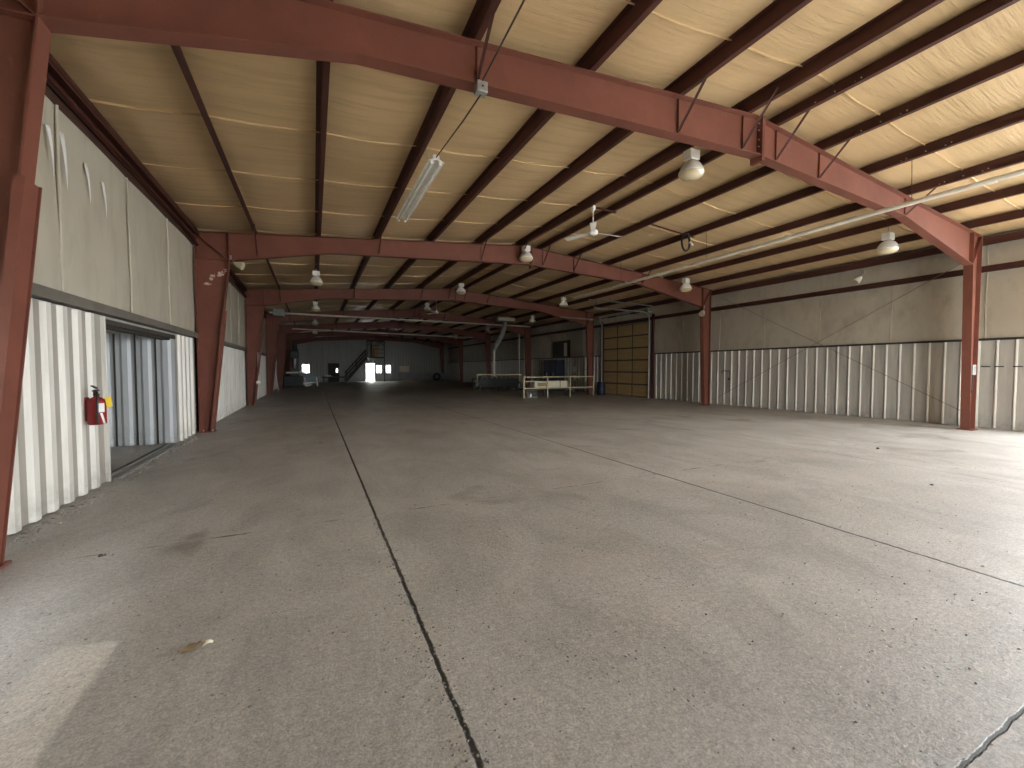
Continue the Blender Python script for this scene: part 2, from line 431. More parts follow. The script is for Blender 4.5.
# --- right wall
mb = MB(); wallbox(mb, XR+.10, XR+.27, 'y', YR-.3, YE+.3, rz(XR)+PD+.05, [(-3.6, 2.9, 1.05, 4.95)])
wr = struct('wall_right', mb, M['outer'])
rr, rf = MB(), MB()
for a0, a1 in ((3.0, 17.95), (22.35, YE)):
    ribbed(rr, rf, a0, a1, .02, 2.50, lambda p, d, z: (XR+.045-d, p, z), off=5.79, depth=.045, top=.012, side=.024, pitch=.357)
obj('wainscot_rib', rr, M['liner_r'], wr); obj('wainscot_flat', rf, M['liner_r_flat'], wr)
ib = MB()
for (y0, y1) in [(3.0, FY[0]), (FY[0], FY[1]), (FY[1], 17.95), (22.35, FY[3])] + list(zip(FY[3:], FY[4:])):
    nb = max(1, round((y1-y0)/2.1)); st = (y1-y0)/nb
    for k in range(nb):
        a, c = y0+k*st, y0+(k+1)*st
        for zb, zt in ((2.54, 4.44), (4.56, 5.20)):
            ib.grid(lambda u, v, a=a, c=c, zb=zb, zt=zt: (XR+.040 - .035*math.sin(math.pi*u)**.8*(.4+.6*math.sin(math.pi*min(1, .1+v))) - .010*math.sin(5*v), a+(c-a)*u, zb+(zt-zb)*v), 10, 8)
            ib.tube([(XR+.022, c+.012*math.sin(5*t+c), zb+(zt-zb)*t) for t in [i/6 for i in range(7)]], .014, 8)
ib.box(XR+.02, XR+.06, 17.95, 22.35, 4.55, 5.2)
obj('wall_insulation', ib, M['insul_r'], wr)
lb = MB()
for a0, a1 in ((3.0, 17.9), (22.4, YE)):
    lb.box(XR-.02, XR+.10, a0, a1, 2.49, 2.55)
obj('ledge_channel', lb, M['dark'], wr)
gb = MB().box(XR-.015, XR-.0, 3.0, YE, 4.42, 4.60).box(XR-.12, XR, 3.0, YE, 4.42, 4.435).box(XR-.12, XR-.108, 3.0, YE, 4.42, 4.46).box(XR-.0, XR+.08, 3.0, YE, 4.585, 4.60)
obj('wall_girt', gb, M['brown'], wr)
eb = MB().box(XR-.10, XR-.08, YR, YE, 5.16, 5.38).box(XR-.16, XR-.08, YR, YE, 5.16, 5.175).box(XR-.08, XR+.1, YR, YE, 5.365, 5.38)
obj('eave_strut', eb, M['brown'], wr)
db = MB()
for y in (4.92, 4.66, 4.32): db.box(XR-.012, XR-.0, y-.09, y+.09, 1.735, 1.765)
obj('vent_slot', db, M['dark'], wr)

# --- far end wall with a doorway and windows
OPE = [(6.17, 7.27, 0, 2.36), (-1.31, -.49, 1.12, 2.17), (2.56, 2.77, 1.19, 1.70), (7.45, 8.19, 1.08, 2.12), (8.71, 9.35, 1.08, 2.13)]
mb = MB(); wallbox(mb, YE+.02, YE+.2, 'x', XL-.3, XR+.3, None, OPE)
we = struct('wall_far', mb, M['outer'])
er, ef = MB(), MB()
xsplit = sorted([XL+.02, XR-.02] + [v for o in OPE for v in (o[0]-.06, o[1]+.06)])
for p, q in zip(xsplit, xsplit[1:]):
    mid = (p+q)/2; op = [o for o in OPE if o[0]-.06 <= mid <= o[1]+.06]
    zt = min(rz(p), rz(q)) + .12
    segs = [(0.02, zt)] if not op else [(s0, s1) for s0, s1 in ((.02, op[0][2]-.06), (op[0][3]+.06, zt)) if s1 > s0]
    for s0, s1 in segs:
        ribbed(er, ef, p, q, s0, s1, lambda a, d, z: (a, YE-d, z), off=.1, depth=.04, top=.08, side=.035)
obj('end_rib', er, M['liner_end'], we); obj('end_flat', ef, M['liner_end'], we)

def window_unit(name, x0, x1, z0, z1, bars=1):
    t = .05; y0 = YE-.02
    m = MB().box(x0-t, x0, y0, y0+.22, z0-t, z1+t).box(x1, x1+t, y0, y0+.22, z0-t, z1+t).box(x0, x1, y0, y0+.22, z1, z1+t).box(x0-t-.02, x1+t+.02, y0-.03, y0+.22, z0-t, z0)
    w = struct(name, m, M['wood_dark'])
    obj('pane', MB().box(x0, x1, YE+.10, YE+.106, z0, z1), M['glass'], w)
    if bars:
        zc = (z0+z1)/2
        obj('meeting_rail', MB().box(x0, x1, YE+.085, YE+.12, zc-.015, zc+.015), M['wood_dark'], w)
    return w
window_unit('window_1', -1.31, -.49, 1.12, 2.17)
window_unit('window_2', 7.45, 8.19, 1.08, 2.12)
window_unit('window_3', 8.71, 9.35, 1.08, 2.13)
t = .06; y0 = YE-.03
m = MB().box(6.17-t, 6.17, y0, y0+.24, 0, 2.36+t).box(7.27, 7.27+t, y0, y0+.24, 0, 2.36+t).box(6.17, 7.27, y0, y0+.24, 2.36, 2.36+t)
d1 = struct('door_1', m, M['dark'])
obj('threshold', MB().box(6.17, 7.27, YE-.05, YE+.24, 0, .025), M['galv'], d1)
m = MB().box(1.62, 2.47, YE-.09, YE-.04, .02, 2.34).box(2.84, 2.92, YE-.09, YE-.04, .02, 2.34).box(2.47, 2.84, YE-.09, YE-.04, .02, 1.12).box(2.47, 2.84, YE-.09, YE-.04, 1.79, 2.34)
d2 = struct('door_2', m, M['wood_dark'])
obj('pane', MB().box(2.47, 2.84, YE+.06, YE+.066, 1.12, 1.79), M['glass'], d2)
obj('lever_handle', MB().tube([(1.72, YE-.14, 1.05), (1.86, YE-.14, 1.05)], .015, 8).tube([(1.72, YE-.09, 1.05), (1.72, YE-.14, 1.05)], .02, 8), M['galv'], d2)
wp = obj('notice_board', MB().box(10.48, 11.75, YE-.10, YE-.045, 1.2, 2.02), M['board'])
tag(wp, 'pale wide blank board on the far end wall, right of the two bright windows', 'board')

# --- rear wall behind the camera with the big doorway that lights the hall
RO = [(6.0, 11.0, 0, 3.2)]
mb = MB(); wallbox(mb, YR-.2, YR-.02, 'x', XL-.3, XR+.3, None, RO)
wb = struct('wall_rear', mb, M['outer'])
xsplit = [XL, 5.9, 11.1, XR]
br, bf = MB(), MB()
for p, q, s0 in ((XL, 5.9, .02), (5.9, 11.1, 3.3), (11.1, XR, .02)):
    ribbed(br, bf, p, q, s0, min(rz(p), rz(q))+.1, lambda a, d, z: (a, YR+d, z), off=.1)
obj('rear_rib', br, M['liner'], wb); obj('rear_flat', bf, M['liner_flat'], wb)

# ------------------------------------------------------------------ steel frames
FW = .19                                             # flange width
KL = (-2.01, 4.60); KR = (16.02, 4.48)
BRK = [(-2.01, 4.60), (.48, 5.09), (7.07, 5.46), (12.3, 5.20), (16.02, 4.48)]
OL, OR = XL+.015, 16.54
def frame(i, y, label, braces):
    root = thing('steel_frame', (RX, y, 0), label, 'steel frame', 'steel portal frames across the hall')
    wt = .013; fy0, fy1 = y-FW/2, y+FW/2
    zl, zr_ = rz(OL), rz(OR)
    ztk = rz(KL[0]); ztr = rz(KR[0])
    # left column
    m = MB().slabxz([(OL, .02), (-2.52, .02), KL, (KL[0], ztk), (OL, zl)], y-wt/2, y+wt/2)
    m.bar((OL+.008, y, .02), (OL+.008, y, zl), FW, .016, (1, 0, 0))
    m.bar((-2.52, y, .02), (KL[0], y, KL[1]), FW, .018, (1, 0, 0))
    c = obj('column', m, M['red'], root)
    st = MB()
    st.bar((KL[0], y-.05, KL[1]), (KL[0], y-.05, ztk-.01), .085, .014, (1, 0, 0))
    st.bar((KL[0], y-.05, KL[1]), (OL+.02, y-.05, zl-.04), .085, .014, (0, 0, 1))
    st.bar((KL[0], y-.05, KL[1]), (OL+.02, y-.05, KL[1]-.02), .085, .012, (0, 0, 1))
    st.bar((KL[0], y+.05, KL[1]), (KL[0], y+.05, ztk-.01), .085, .014, (1, 0, 0))
    obj('stiffener', st, M['red'], c)
    obj('base_plate', MB().box(OL-.01, -2.42, y-.16, y+.16, 0, .022), M['red'], root)
    for bx in (OL+.1, -2.46): obj('anchor_bolt', MB().tube([(bx, y-.13, .02), (bx, y-.13, .07)], .014, 6), M['galv'], root)
    g = MB().bar((-2.52+.05, y-.01, .02), (-2.52+.05+(KL[0]+2.49)*3.25/4.6, y-.01, 3.27), FW+.05, .012, (1, 0, 0))
    g.bar((-2.52+.04, y+.105, .02), (-2.52+.04+(KL[0]+2.49)*3.25/4.6, y+.105, 3.27), .012, .07, (1, 0, 0))
    g.bar((-2.52+.04, y-.125, .02), (-2.52+.04+(KL[0]+2.49)*3.25/4.6, y-.125, 3.27), .012, .07, (1, 0, 0))
    obj('corner_guard', g, M['red'], root)
    # right column
    m = MB().slabxz([(OR, .02), (OR, zr_), (KR[0], ztr), KR, (16.22, .02)], y-wt/2, y+wt/2)
    m.bar((OR-.008, y, .02), (OR-.008, y, zr_), FW, .016, (1, 0, 0))
    m.bar((16.22, y, .02), (KR[0], y, KR[1]), FW, .018, (1, 0, 0))
    c = obj('column', m, M['red'], root)
    st = MB().bar((KR[0], y-.05, KR[1]), (KR[0], y-.05, ztr-.01), .085, .014, (1, 0, 0))
    st.bar((KR[0], y-.05, KR[1]), (OR-.02, y-.05, zr_-.04), .085, .014, (0, 0, 1))
    obj('stiffener', st, M['red'], c)
    obj('base_plate', MB().box(16.16, OR+.02, y-.16, y+.16, 0, .022), M['red'], root)
    # rafters
    for side, poly, lo in ((0, [KL, BRK[1], BRK[2], (RX, RZ), (KL[0], ztk)], [KL, BRK[1], BRK[2]]),
                           (1, [BRK[2], BRK[3], KR, (KR[0], ztr), (RX, RZ)], [BRK[2], BRK[3], KR])):
        m = MB().slabxz(poly, y-wt/2, y+wt/2)
        for p, q in zip(lo, lo[1:]): m.bar((p[0], y, p[1]+.008), (q[0], y, q[1]+.008), FW, .018)
        e0, e1 = (OL, RX) if side == 0 else (RX, OR)
        m.bar((e0, y, rz(e0)-.01), (e1, y, rz(e1)-.01), FW, .016)
        r = obj('rafter', m, M['red'], root)
        s2 = MB().bar((lo[1][0], y-.009, lo[1][1]), (lo[1][0]+.0, y-.009, rz(lo[1][0])-.02), .004, .008, (1, 0, 0))
        obj('web_seam', s2, M['red'], r)
    obj('splice_plate', MB().box(RX+.14-.030, RX+.14+.0, y-FW/2-.02, y+FW/2+.02, 5.36, 6.14).box(RX+.14+.012, RX+.14+.04, y-FW/2-.02, y+FW/2+.02, 5.36, 6.14), M['red'], root)
    if i == 0:
        for zz in (5.50, 5.62, 5.74, 5.90, 6.02):
            obj('splice_bolt', MB().tube([(RX+.08, y-.055, zz), (RX+.19, y-.055, zz)], .011, 6), M['galv'], root)
    # flange braces: angles from the rafter bottom up to the purlins on both sides
    for px in braces:
        xx = px
        zb = None
        for p, q in zip(BRK, BRK[1:]):
            if p[0] <= xx <= q[0]: zb = p[1]+(q[1]-p[1])*(xx-p[0])/(q[0]-p[0])
        for sy in (-1, 1):
            b_ = MB().bar((xx, y+sy*.02, zb+.09), (xx, y+sy*.62, rz(xx)+.10), .035, .006, (0, 1, 0)).bar((xx+.016, y+sy*.02, zb+.09), (xx+.016, y+sy*.62, rz(xx)+.10), .006, .035, (0, 1, 0))
            obj('flange_brace', b_, M['brown'], root)
    # web stiffeners where braces meet
        w_ = MB().bar((xx, y-.020, zb+.02), (xx, y-.020, rz(xx)-.02), .028, .008, (1, 0, 0))
        obj('web_stiffener', w_, M['red'], root)
    return root
FL = ['nearest red-brown steel frame, crossing the top of the picture with its ridge splice above',
      'second red-brown steel frame, pale scuff marks high on its left column',
      'third red-brown steel frame, behind the second, junction box low on its left column',
      'fourth dark red steel frame, just in front of the long cross pipe by the roof',
      'fifth dark red steel frame, in the dim part of the hall behind the cross pipe',
      'sixth dark steel frame, in the dark just before the far stairs',
      'last dark steel frame, standing against the far end wall']
BR = [[1.88, 5.26, 6.78, 7.70, 9.05, 12.46], [-1.36, 1.88, 5.26, 6.78, 7.70, 9.05, 12.46], [-1.36, 1.88, 5.26, 6.78, 7.7, 9.05], [-1.36, 1.88, 5.26, 6.78, 9.05], [1.88, 5.26, 9.05], [1.88, 9.05], [1.88, 9.05]]
frames = [frame(i, y, FL[i], BR[i]) for i, y in enumerate(FY)]
# chipped paint on the second frame's left column
cp = MB()
rr_ = random.Random(5)
for q in range(26):
    if q < 18:
        u_ = rr_.random(); cx = -2.46+.36*u_; cz = 4.10+.22*u_+rr_.uniform(-.07, .05); w = rr_.uniform(.015, .065)
    else:
        cx = -2.60+.16*rr_.random(); cz = 3.92+.05*rr_.random(); w = rr_.uniform(.02, .055)
    n = 8; h = w*rr_.uniform(.4, .8)
    pts = [(cx+w*math.cos(2*math.pi*k/n)*rr_.uniform(.6, 1.1), FY[1]-.0085-q*.00005, cz+h*math.sin(2*math.pi*k/n)*rr_.uniform(.6, 1.1)) for k in range(n)]
    cp.add(pts, [tuple(range(n))])
obj('chipped_patch', cp, M['steel_chips'], frames[1])

# ------------------------------------------------------------------ purlins
PNL = ['dark brown roof purlin nearest the left eave, first of six on the left slope',
       'dark brown roof purlin running straight away above the left row of dome lamps',
       'dark brown roof purlin just left of the hanging twin-tube strip light',
       'dark brown roof purlin right of the strip light, fourth from the left eave',
       'dark brown roof purlin left of the white ceiling fan, fifth from the left eave',
       'dark brown roof purlin just left of the ridge, carrying the nearest dome lamp']
PNR = ['dark brown roof purlin just right of the ridge splice',
       'dark brown roof purlin second right of the ridge, bolt heads at its lap joint',
       'dark brown roof purlin third right of the ridge, right above the long pale pipe',
       'dark brown roof purlin first to the right of the long pale pipe',
       'dark brown roof purlin on the right slope, carrying the right row of dome lamps',
       'dark brown roof purlin nearest the right eave, last on the right slope']
for side, lst, names in ((1, PW_L, PNL), (-1, PW_R, PNR)):
    for x, lab in zip(lst, names):
        z = rz(x)+.004; t = .010; y0, y1 = YR, YE
        m = MB().box(x-t/2, x+t/2, y0, y1, z, z+PD-.006)
        bx = x + side*.075
        m.box(min(x, bx), max(x, bx), y0, y1, z, z+.008).box(bx-.004, bx+.004, y0, y1, z, z+.028)
        tx = x - side*.075
        m.box(min(x, tx), max(x, tx), y0, y1, z+PD-.014, z+PD-.006)
        o = obj('purlin', m, M['brown']); tag(o, lab, 'purlin', 'roof purlins')
        if x > 7.5 and x < 13:
            bb = MB()
            for yy, dz in ((4.35, .05), (4.27, .07), (3.98, .08), (3.70, .06), (3.62, .08)):
                bb.lathe([(.011, 0), (.011, -.012), (.001, -.014)], (x-.005, yy, z+dz), 6, 'x')
            obj('lap_bolts', bb, M['white_metal'], o)

# ------------------------------------------------------------------ wall bracing on the right wall
def rod(p, q, lab):
    o = obj('brace_rod', MB().tube([p, q], .010, 6), M['ledge'])
    tag(o, lab, 'brace rod', 'cross-brace rods on the right wall')
rod((XR-.10, FY[1]-.1, 5.0), (XR-.20, FY[0]+.15, .35), 'thin dark brace rod falling to the foot of the near right column')
rod((XR-.17, FY[1]-.1, .35), (XR-.12, FY[0]+.15, 4.95), 'thin dark brace rod rising to the top of the near right column')

# ------------------------------------------------------------------ high-bay lamps
LG = 'dome high-bay lamps'
def lamp(loc, label, stem):
    r = thing('high_bay_lamp', loc, label, 'lamp', LG)     # origin at the purlin underside
    obj('hook', MB().tube([(0,0,.03), (0,0,-stem-.02)], .012, 8), M['galv'], r, local=True)
    z = -stem
    obj('ballast_box', MB().box(-.13, .13, -.10, .10, z-.19, z), M['white_metal'], r, bevel=.015, local=True)
    obj('reflector', MB().lathe([(.07, z-.18), (.09, z-.215), (.15, z-.25), (.20, z-.32), (.235, z-.41), (.245, z-.44), (.235, z-.44), (.19, z-.33), (.14, z-.26), (.05, z-.22)], (0,0,0), 28), M['white_metal'], r, local=True)
    obj('lens', MB().lathe([(.24, z-.435), (.235, z-.465), (.19, z-.515), (.10, z-.545), (.001, z-.555)], (0,0,0), 28), M['lens'], r, local=True)
    return r
pz = lambda x: rz(x) - .0
L0 = lamp((6.88, 6.12, pz(6.88)), 'nearest dome high-bay lamp, hanging just beyond the nearest steel frame near the ridge', .07)
for (x, y, lab) in [
    (6.88, 13.30, 'dome lamp near the ridge in front of the second steel frame'),
    (6.88, 20.55, 'dome lamp near the ridge, just in front of the third steel frame'),
    (6.88, 27.6, 'dome lamp near the ridge beside the small far ceiling fan'),
    (14.12, 12.75, 'dome lamp at the right, by the haunch of the second steel frame'),
    (12.46, 19.6, 'dome lamp above the tan sectional door tracks'),
    (14.12, 26.3, 'dome lamp above the pale railing cart, right of the bent duct'),
    (.14, 18.0, 'first dome lamp of the left row, beyond the second steel frame'),
    (.14, 26.2, 'second dome lamp of the left row, beyond the third steel frame'),
    (.14, 34.6, 'third dome lamp of the left row, just under the long cross pipe'),
    (.14, 43.5, 'farthest dome lamp of the left row, in the dark'),
    (14.12, 44.0, 'far dim dome lamp right of the end wall top'),
    (14.12, 34.8, 'dim dome lamp just left of the bent grey duct')]:
    dup(L0, (x, y, pz(x)), lab)
lamp((14.12, 5.95, pz(14.12)), 'dome high-bay lamp behind the near frame, close to the right wall', .16)

# ------------------------------------------------------------------ strip light and its cable
s = thing('strip_light', (1.96, 8.7, 5.20), 'twin-tube white strip light hanging under the ceiling left of the middle', 'strip light')
Lx, y0, y1 = 1.96, 7.15, 10.25
m = MB().slabxz([(Lx-.055, 5.36), (Lx+.055, 5.36), (Lx+.055, 5.30), (Lx+.145, 5.255), (Lx+.14, 5.245), (Lx, 5.285), (Lx-.14, 5.245), (Lx-.145, 5.255), (Lx-.055, 5.30)], y0, y1)
obj('housing', m, M['white_metal'], s)
for sx in (-1, 1):
    obj('tube', MB().tube([(Lx+sx*.075, y0+.05, 5.235), (Lx+sx*.075, y1-.05, 5.235)], .021, 10), M['tube'], s)
    for yy in (y0+.02, y1-.02): obj('lamp_holder', MB().box(Lx+sx*.075-.022, Lx+sx*.075+.022, yy-.02, yy+.02, 5.20, 5.285), M['white_metal'], s)
for yy in (y0+.45, y1-.45):
    obj('chain', MB().tube([(Lx, yy, 5.35), (1.90, yy, rz(1.9)+.02)], .008, 6), M['galv'], s)
jb_ = thing('junction_box', (1.88, FY[0]-.06, 5.12), 'small grey junction box under the nearest rafter where the cables meet', 'junction box')
obj('box', MB().box(1.83, 1.97, FY[0]-.15, FY[0]-.03, 5.05, 5.18), M['galv'], jb_, bevel=.008)
obj('cover_screw', MB().lathe([(.012, 0), (.012, -.006), (.001, -.008)], (1.90, FY[0]-.15, 5.115), 8, 'y'), M['dark'], jb_)
cbl = obj('power_cable', MB().tube([(1.9, FY[0]-.08, 5.05), (1.92, 5.6, 5.12), (1.95, 6.4, 5.24), (1.96, 7.2, 5.33)], .010, 6).tube([(1.9, FY[0]-.14, 5.18), (1.92, 3.2, 5.35), (1.92, .5, 5.5), (1.92, YR, 5.6)], .010, 6), M['dark'])
tag(cbl, 'thin black cable running through the small junction box to the strip light', 'cable')

# ------------------------------------------------------------------ ceiling fans
def fan(loc, drop, label):
    r = thing('ceiling_fan', loc, label, 'ceiling fan', 'white ceiling fans')
    obj('canopy', MB().lathe([(.001, .02), (.05, .02), (.065, -.02), (.05, -.10), (.025, -.13)], (0,0,0), 20), M['white_metal'], r, local=True)
    obj('down_rod', MB().tube([(0,0,-.08), (0,0,-drop)], .016, 10), M['white_metal'], r, local=True)
    z = -drop
    obj('motor', MB().lathe([(.03, z+.04), (.06, z), (.12, z-.03), (.135, z-.08), (.12, z-.13), (.05, z-.16), (.001, z-.165)], (0,0,0), 24), M['white_metal'], r, local=True)
    for a in (4.084, 6.178, 1.99):
        m = MB(); c, s_ = math.cos(a), math.sin(a)
        def bl(u, v, t=0):
            rr_ = .12 + .76*u; w = (.065 + .05*u)*(v-.5)*2*.75
            return (rr_*c - w*s_, rr_*s_ + w*c, z-.09 + t + .03*(v-.5) - .05*u*u*.3)
        n = 8
        top = [bl(i/n, 0, .004) for i in range(n+1)] + [bl(i/n, 1, .004) for i in range(n+1)]
        bot = [bl(i/n, 0, -.004) for i in range(n+1)] + [bl(i/n, 1, -.004) for i in range(n+1)]
        k = n+1; vs2 = top + bot; fs = []
        for i in range(n):
            fs += [(i, i+1, k+i+1, k+i), (2*k+i, 3*k+i, 3*k+i+1, 2*k+i+1), (i, 2*k+i, 2*k+i+1, i+1), (k+i, k+i+1, 3*k+i+1, 3*k+i)]
        fs += [(0, k, 3*k, 2*k), (n, 2*k+n, 3*k+n, k+n)]
        m.add(vs2, fs)
        obj('blade', m, M['white_metal'], r, local=True)
    return r
f0 = fan((6.93, 9.43, rz(6.93)-.01), .62, 'white three-blade ceiling fan hanging near the ridge before the second steel frame')
br_ = obj('fan_bracket', MB().bar((6.80, 9.43, rz(6.8)-.012), (7.70, 9.43, rz(7.7)-.012), .09, .02), M['brown'])
tag(br_, 'short brown flat bar bridging two purlins above the near ceiling fan', 'bracket')
fan((7.15, 26.3, rz(7.15)-.01), .75, 'far white ceiling fan, small, beside a dome lamp between the third and fourth frames')

# ------------------------------------------------------------------ cable coil on its bar
hb_ = obj('hanger_bar', MB().bar((9.06, 9.47, rz(9.06)-.012), (10.80, 9.47, rz(10.8)-.012), .05, .02), M['brown'])
tag(hb_, 'thin brown bar between two purlins holding the coiled cable', 'bar')
pts = []
for k in range(70):
    a = k/69*2*math.pi*3.2
    pts.append((10.40+.16*math.sin(a)*(1+.05*math.sin(a*.37)), 9.45-.06+.012*(k/69*5), 5.58+.26*math.cos(a)*(1+.07*math.cos(a*.4))))
coil = thing('cable_coil', (10.40, 9.44, 5.58), 'loop of coiled black cable with pale plug hanging right of the ceiling fan', 'cable coil')
obj('loops', MB().tube(pts, .016, 8), M['black'], coil)
obj('plug', MB().tube([(10.55, 9.40, 5.60), (10.66, 9.38, 5.50)], [.035, .025], 10), M['white_metal'], coil)
obj('tie', MB().tube([(10.40, 9.43, 5.80), (10.40, 9.45, 5.84), (10.40, 9.47, rz(10.4)-.02)], .008, 6), M['black'], coil)

# ------------------------------------------------------------------ long pale pipe along the right slope, cross pipes
pp = thing('gas_pipe', (10.83, 0, 4.95), 'long pale pipe running lengthwise under the rafters on the right', 'pipe')
obj('pipe', MB().tube([(10.83, YR, 5.03), (10.83, 4.97, 5.0), (10.83, 13.65, 4.93), (10.83, 16.2, 4.92)], .048, 14), M['pipe'], pp)
for yy in (-2, 1.2, 3.1, 6.6, 9.8, 12.6): obj('coupling', MB().tube([(10.83, yy-.05, 5.0-.0067*max(0, yy-5)+.002), (10.83, yy+.05, 5.0-.0067*max(0, yy-5)+.002)], .058, 14), M['pipe'], pp)
for yy in (4.2, 9.0, 12.9): obj('pipe_hanger', MB().tube([(10.83, yy, 5.04), (10.78, yy, rz(10.78)+.03)], .006, 6), M['dark'], pp)
x1 = thing('cross_pipe', (5.5, 30.75, 5.22), 'long dim pipe crossing the hall under the fourth steel frame', 'pipe')
obj('pipe', MB().tube([(-2.5, 30.75, 5.26), (16.3, 30.75, 5.16)], .055, 10), M['pipe'], x1)
for xx in (.2, 5.2, 10.7): obj('pipe_hanger', MB().tube([(xx, 30.75, 5.2), (xx, 30.75, rz(xx)+.03)], .012, 6), M['dark'], x1)
x2 = thing('cross_pipe', (5, 39.6, 4.9), 'farther dark pipe crossing the hall near the fifth steel frame', 'pipe')
obj('pipe', MB().tube([(-1.6, 39.6, 5.02), (14.5, 39.6, 4.78)], .05, 10), M['pipe'], x2)
for xx in (1.85, 9.1): obj('pipe_hanger', MB().tube([(xx, 39.6, 4.95), (xx, 39.6, rz(xx)+.03)], .012, 6), M['dark'], x2)
jb2 = thing('cable_box', (-2.05, 30.6, 5.2), 'green-grey metal box at the left end of the long cross pipe', 'box')
obj('box', MB().box(-2.3, -1.65, 30.5, 30.9, 5.05, 5.50), M['grey'], jb2, bevel=.02)
obj('bracket', MB().box(-2.0, -1.95, 30.68, 30.72, 5.45, rz(-1.97)+.02), M['dark'], jb2)

# ------------------------------------------------------------------ fire extinguisher on the near left panel
ex = thing('fire_extinguisher', (-2.665, 7.50, .93), 'red fire extinguisher with yellow tag hung on the white ribbed wall at left', 'fire extinguisher')
cx, cy = -2.665, 7.50
prof = [(.001, .93), (.080, .93), (.096, .945), (.096, 1.22), (.088, 1.26), (.055, 1.29), (.03, 1.305), (.028, 1.33)]
obj('cylinder', MB().lathe(prof, (cx, cy, 0), 28), M['red_gloss'], ex)
# the second body edge in the photo is a wide label wrapped on the cylinder
lbm = MB()
for a0, a1, z0, z1 in ((-.55, .15, 1.10, 1.22),):
    lbm.grid(lambda u, v, a0=a0, a1=a1, z0=z0, z1=z1: (cx+.0975*math.cos(a0+(a1-a0)*u-.5), cy+.0975*math.sin(a0+(a1-a0)*u-.5), z0+(z1-z0)*v), 10, 2)
obj('label', lbm, M['label'], ex)
lbm = MB().grid(lambda u, v: (cx+.098*math.cos(-.95+.30*u+.40*(1-v)), cy+.098*math.sin(-.95+.30*u+.40*(1-v)), .94+.15*v), 5, 5)
obj('white_stripe', lbm, M['label'], ex)
vh = MB().tube([(cx, cy, 1.32), (cx, cy, 1.40)], .032, 12)
obj('valve', vh, M['dark'], ex)
obj('lever', MB().bar((cx, cy+.02, 1.42), (cx+.02, cy-.17, 1.46), .028, .012).bar((cx, cy+.02, 1.40), (cx+.02, cy-.15, 1.39), .026, .012), M['dark'], ex)
obj('gauge', MB().lathe([(.001, .045), (.026, .045), (.026, .02), (.012, .0)], (cx, cy, 1.365), 12, 'x'), M['galv'], ex)
obj('hose', MB().tube([(cx, cy-.02, 1.37), (cx+.05, cy-.12, 1.37), (cx+.06, cy-.15, 1.25), (cx+.05, cy-.13, 1.05), (cx+.05, cy-.12, .95)], .014, 8), M['black'], ex)
obj('inspection_tag', MB().bar((cx+.10, cy+.045, 1.30), (cx+.115, cy+.055, 1.16), .10, .003, (1, -.3, 0)), M['yellow'], ex)
obj('wall_bracket', MB().box(XL+.0, cx-.08, cy-.025, cy+.025, .98, 1.30), M['red_gloss'], ex)
for o_ in ex.children: o_.location.z += .01

# ------------------------------------------------------------------ flood lights and small electrics
def flood(base, aim, mat, label, sc=1.0):
    b_ = Vector(base); r = thing('flood_light', base, label, 'flood light', 'small wall flood lights')
    d = Vector(aim).normalized(); h = b_ + d*.20*sc + Vector((0, 0, -.10*sc))
    obj('bracket', MB().bar(b_+Vector((0, 0, .12*sc)), b_+Vector((0, 0, -.06*sc)), .05*sc, .05*sc).bar(b_, h, .03*sc, .03*sc), M['galv'], r)
    obj('head', MB().tube([h-d*.08*sc, h, h+d*.14*sc, h+d*.22*sc], [.05*sc, .09*sc, .13*sc, .14*sc], 14), mat, r)
    obj('lens', MB().tube([h+d*.22*sc, h+d*.228*sc], .125*sc, 14), M['lens'], r)
flood((-1.98, FY[1]-.02, 4.66), (.85, -.25, -.35), M['cream_metal'], 'cream flood light at the knee of the second frame, left side', .75)
flood((XR-.14, 7.85, 4.98), (-.55, .35, -.6), M['white_metal'], 'small white flood light on the right wall below the eave', .8)
flood((16.02, FY[1]-.14, 4.45), (-.7, -.3, -.6), M['white_metal'], 'small white flood light beside the right column of the second frame', .9)
ob = thing('outlet_box', (16.30, FY[0]-.10, 1.5), 'grey outlet box fixed on the near right column', 'outlet box')
obj('box', MB().box(16.27, 16.47, FY[0]-.10, FY[0]-.008, 1.52, 1.80), M['galv'], ob, bevel=.01)
obj('cover', MB().box(16.31, 16.43, FY[0]-.106, FY[0]-.10, 1.57, 1.75), M['grey'], ob)
obj('conduit', MB().tube([(16.37, FY[0]-.06, 1.53), (16.37, FY[0]-.06, 1.15), (16.33, FY[0]-.06, 1.02)], .014, 8), M['dark'], ob)
bk = thing('wall_bracket', (XR-.1, 13.2, 1.5), 'small dark hook bracket on the right wall beside the second column', 'bracket')
obj('arm', MB().tube([(XR-.06, 13.0, 1.58), (XR-.35, 13.05, 1.60), (XR-.42, 13.10, 1.48)], .022, 8).tube([(XR-.06, 12.96, 1.62), (XR-.06, 12.96, .62)], .015, 6), M['dark'], bk)
obj('valve', MB().ball((XR-.08, 12.96, 1.22), .06, 10, 6), M['dark'], bk)
pc = thing('conduit', (-2.3, FY[2]-.06, 1.3), 'pale vertical conduit with round box on the third frame left column', 'conduit')
obj('pipe', MB().tube([(-2.32, FY[2]-.06, 2.45), (-2.32, FY[2]-.06, 1.15)], .025, 8), M['pipe'], pc)
obj('box', MB().lathe([(.001, -.09), (.09, -.08), (.10, 0), (.10, .05)], (-2.32, FY[2]-.06, 1.05), 12, 'y'), M['white_metal'], pc)
pk = thing('leaning_plank', (XL+.25, 36.4, 0), 'pale plank standing upright by the left wall far back', 'plank')
obj('board', MB().bar((XL+.33, 36.2, 0), (XL+.10, 36.3, 2.0), .30, .04, (1, 0, 0)), M['white_metal'], pk)
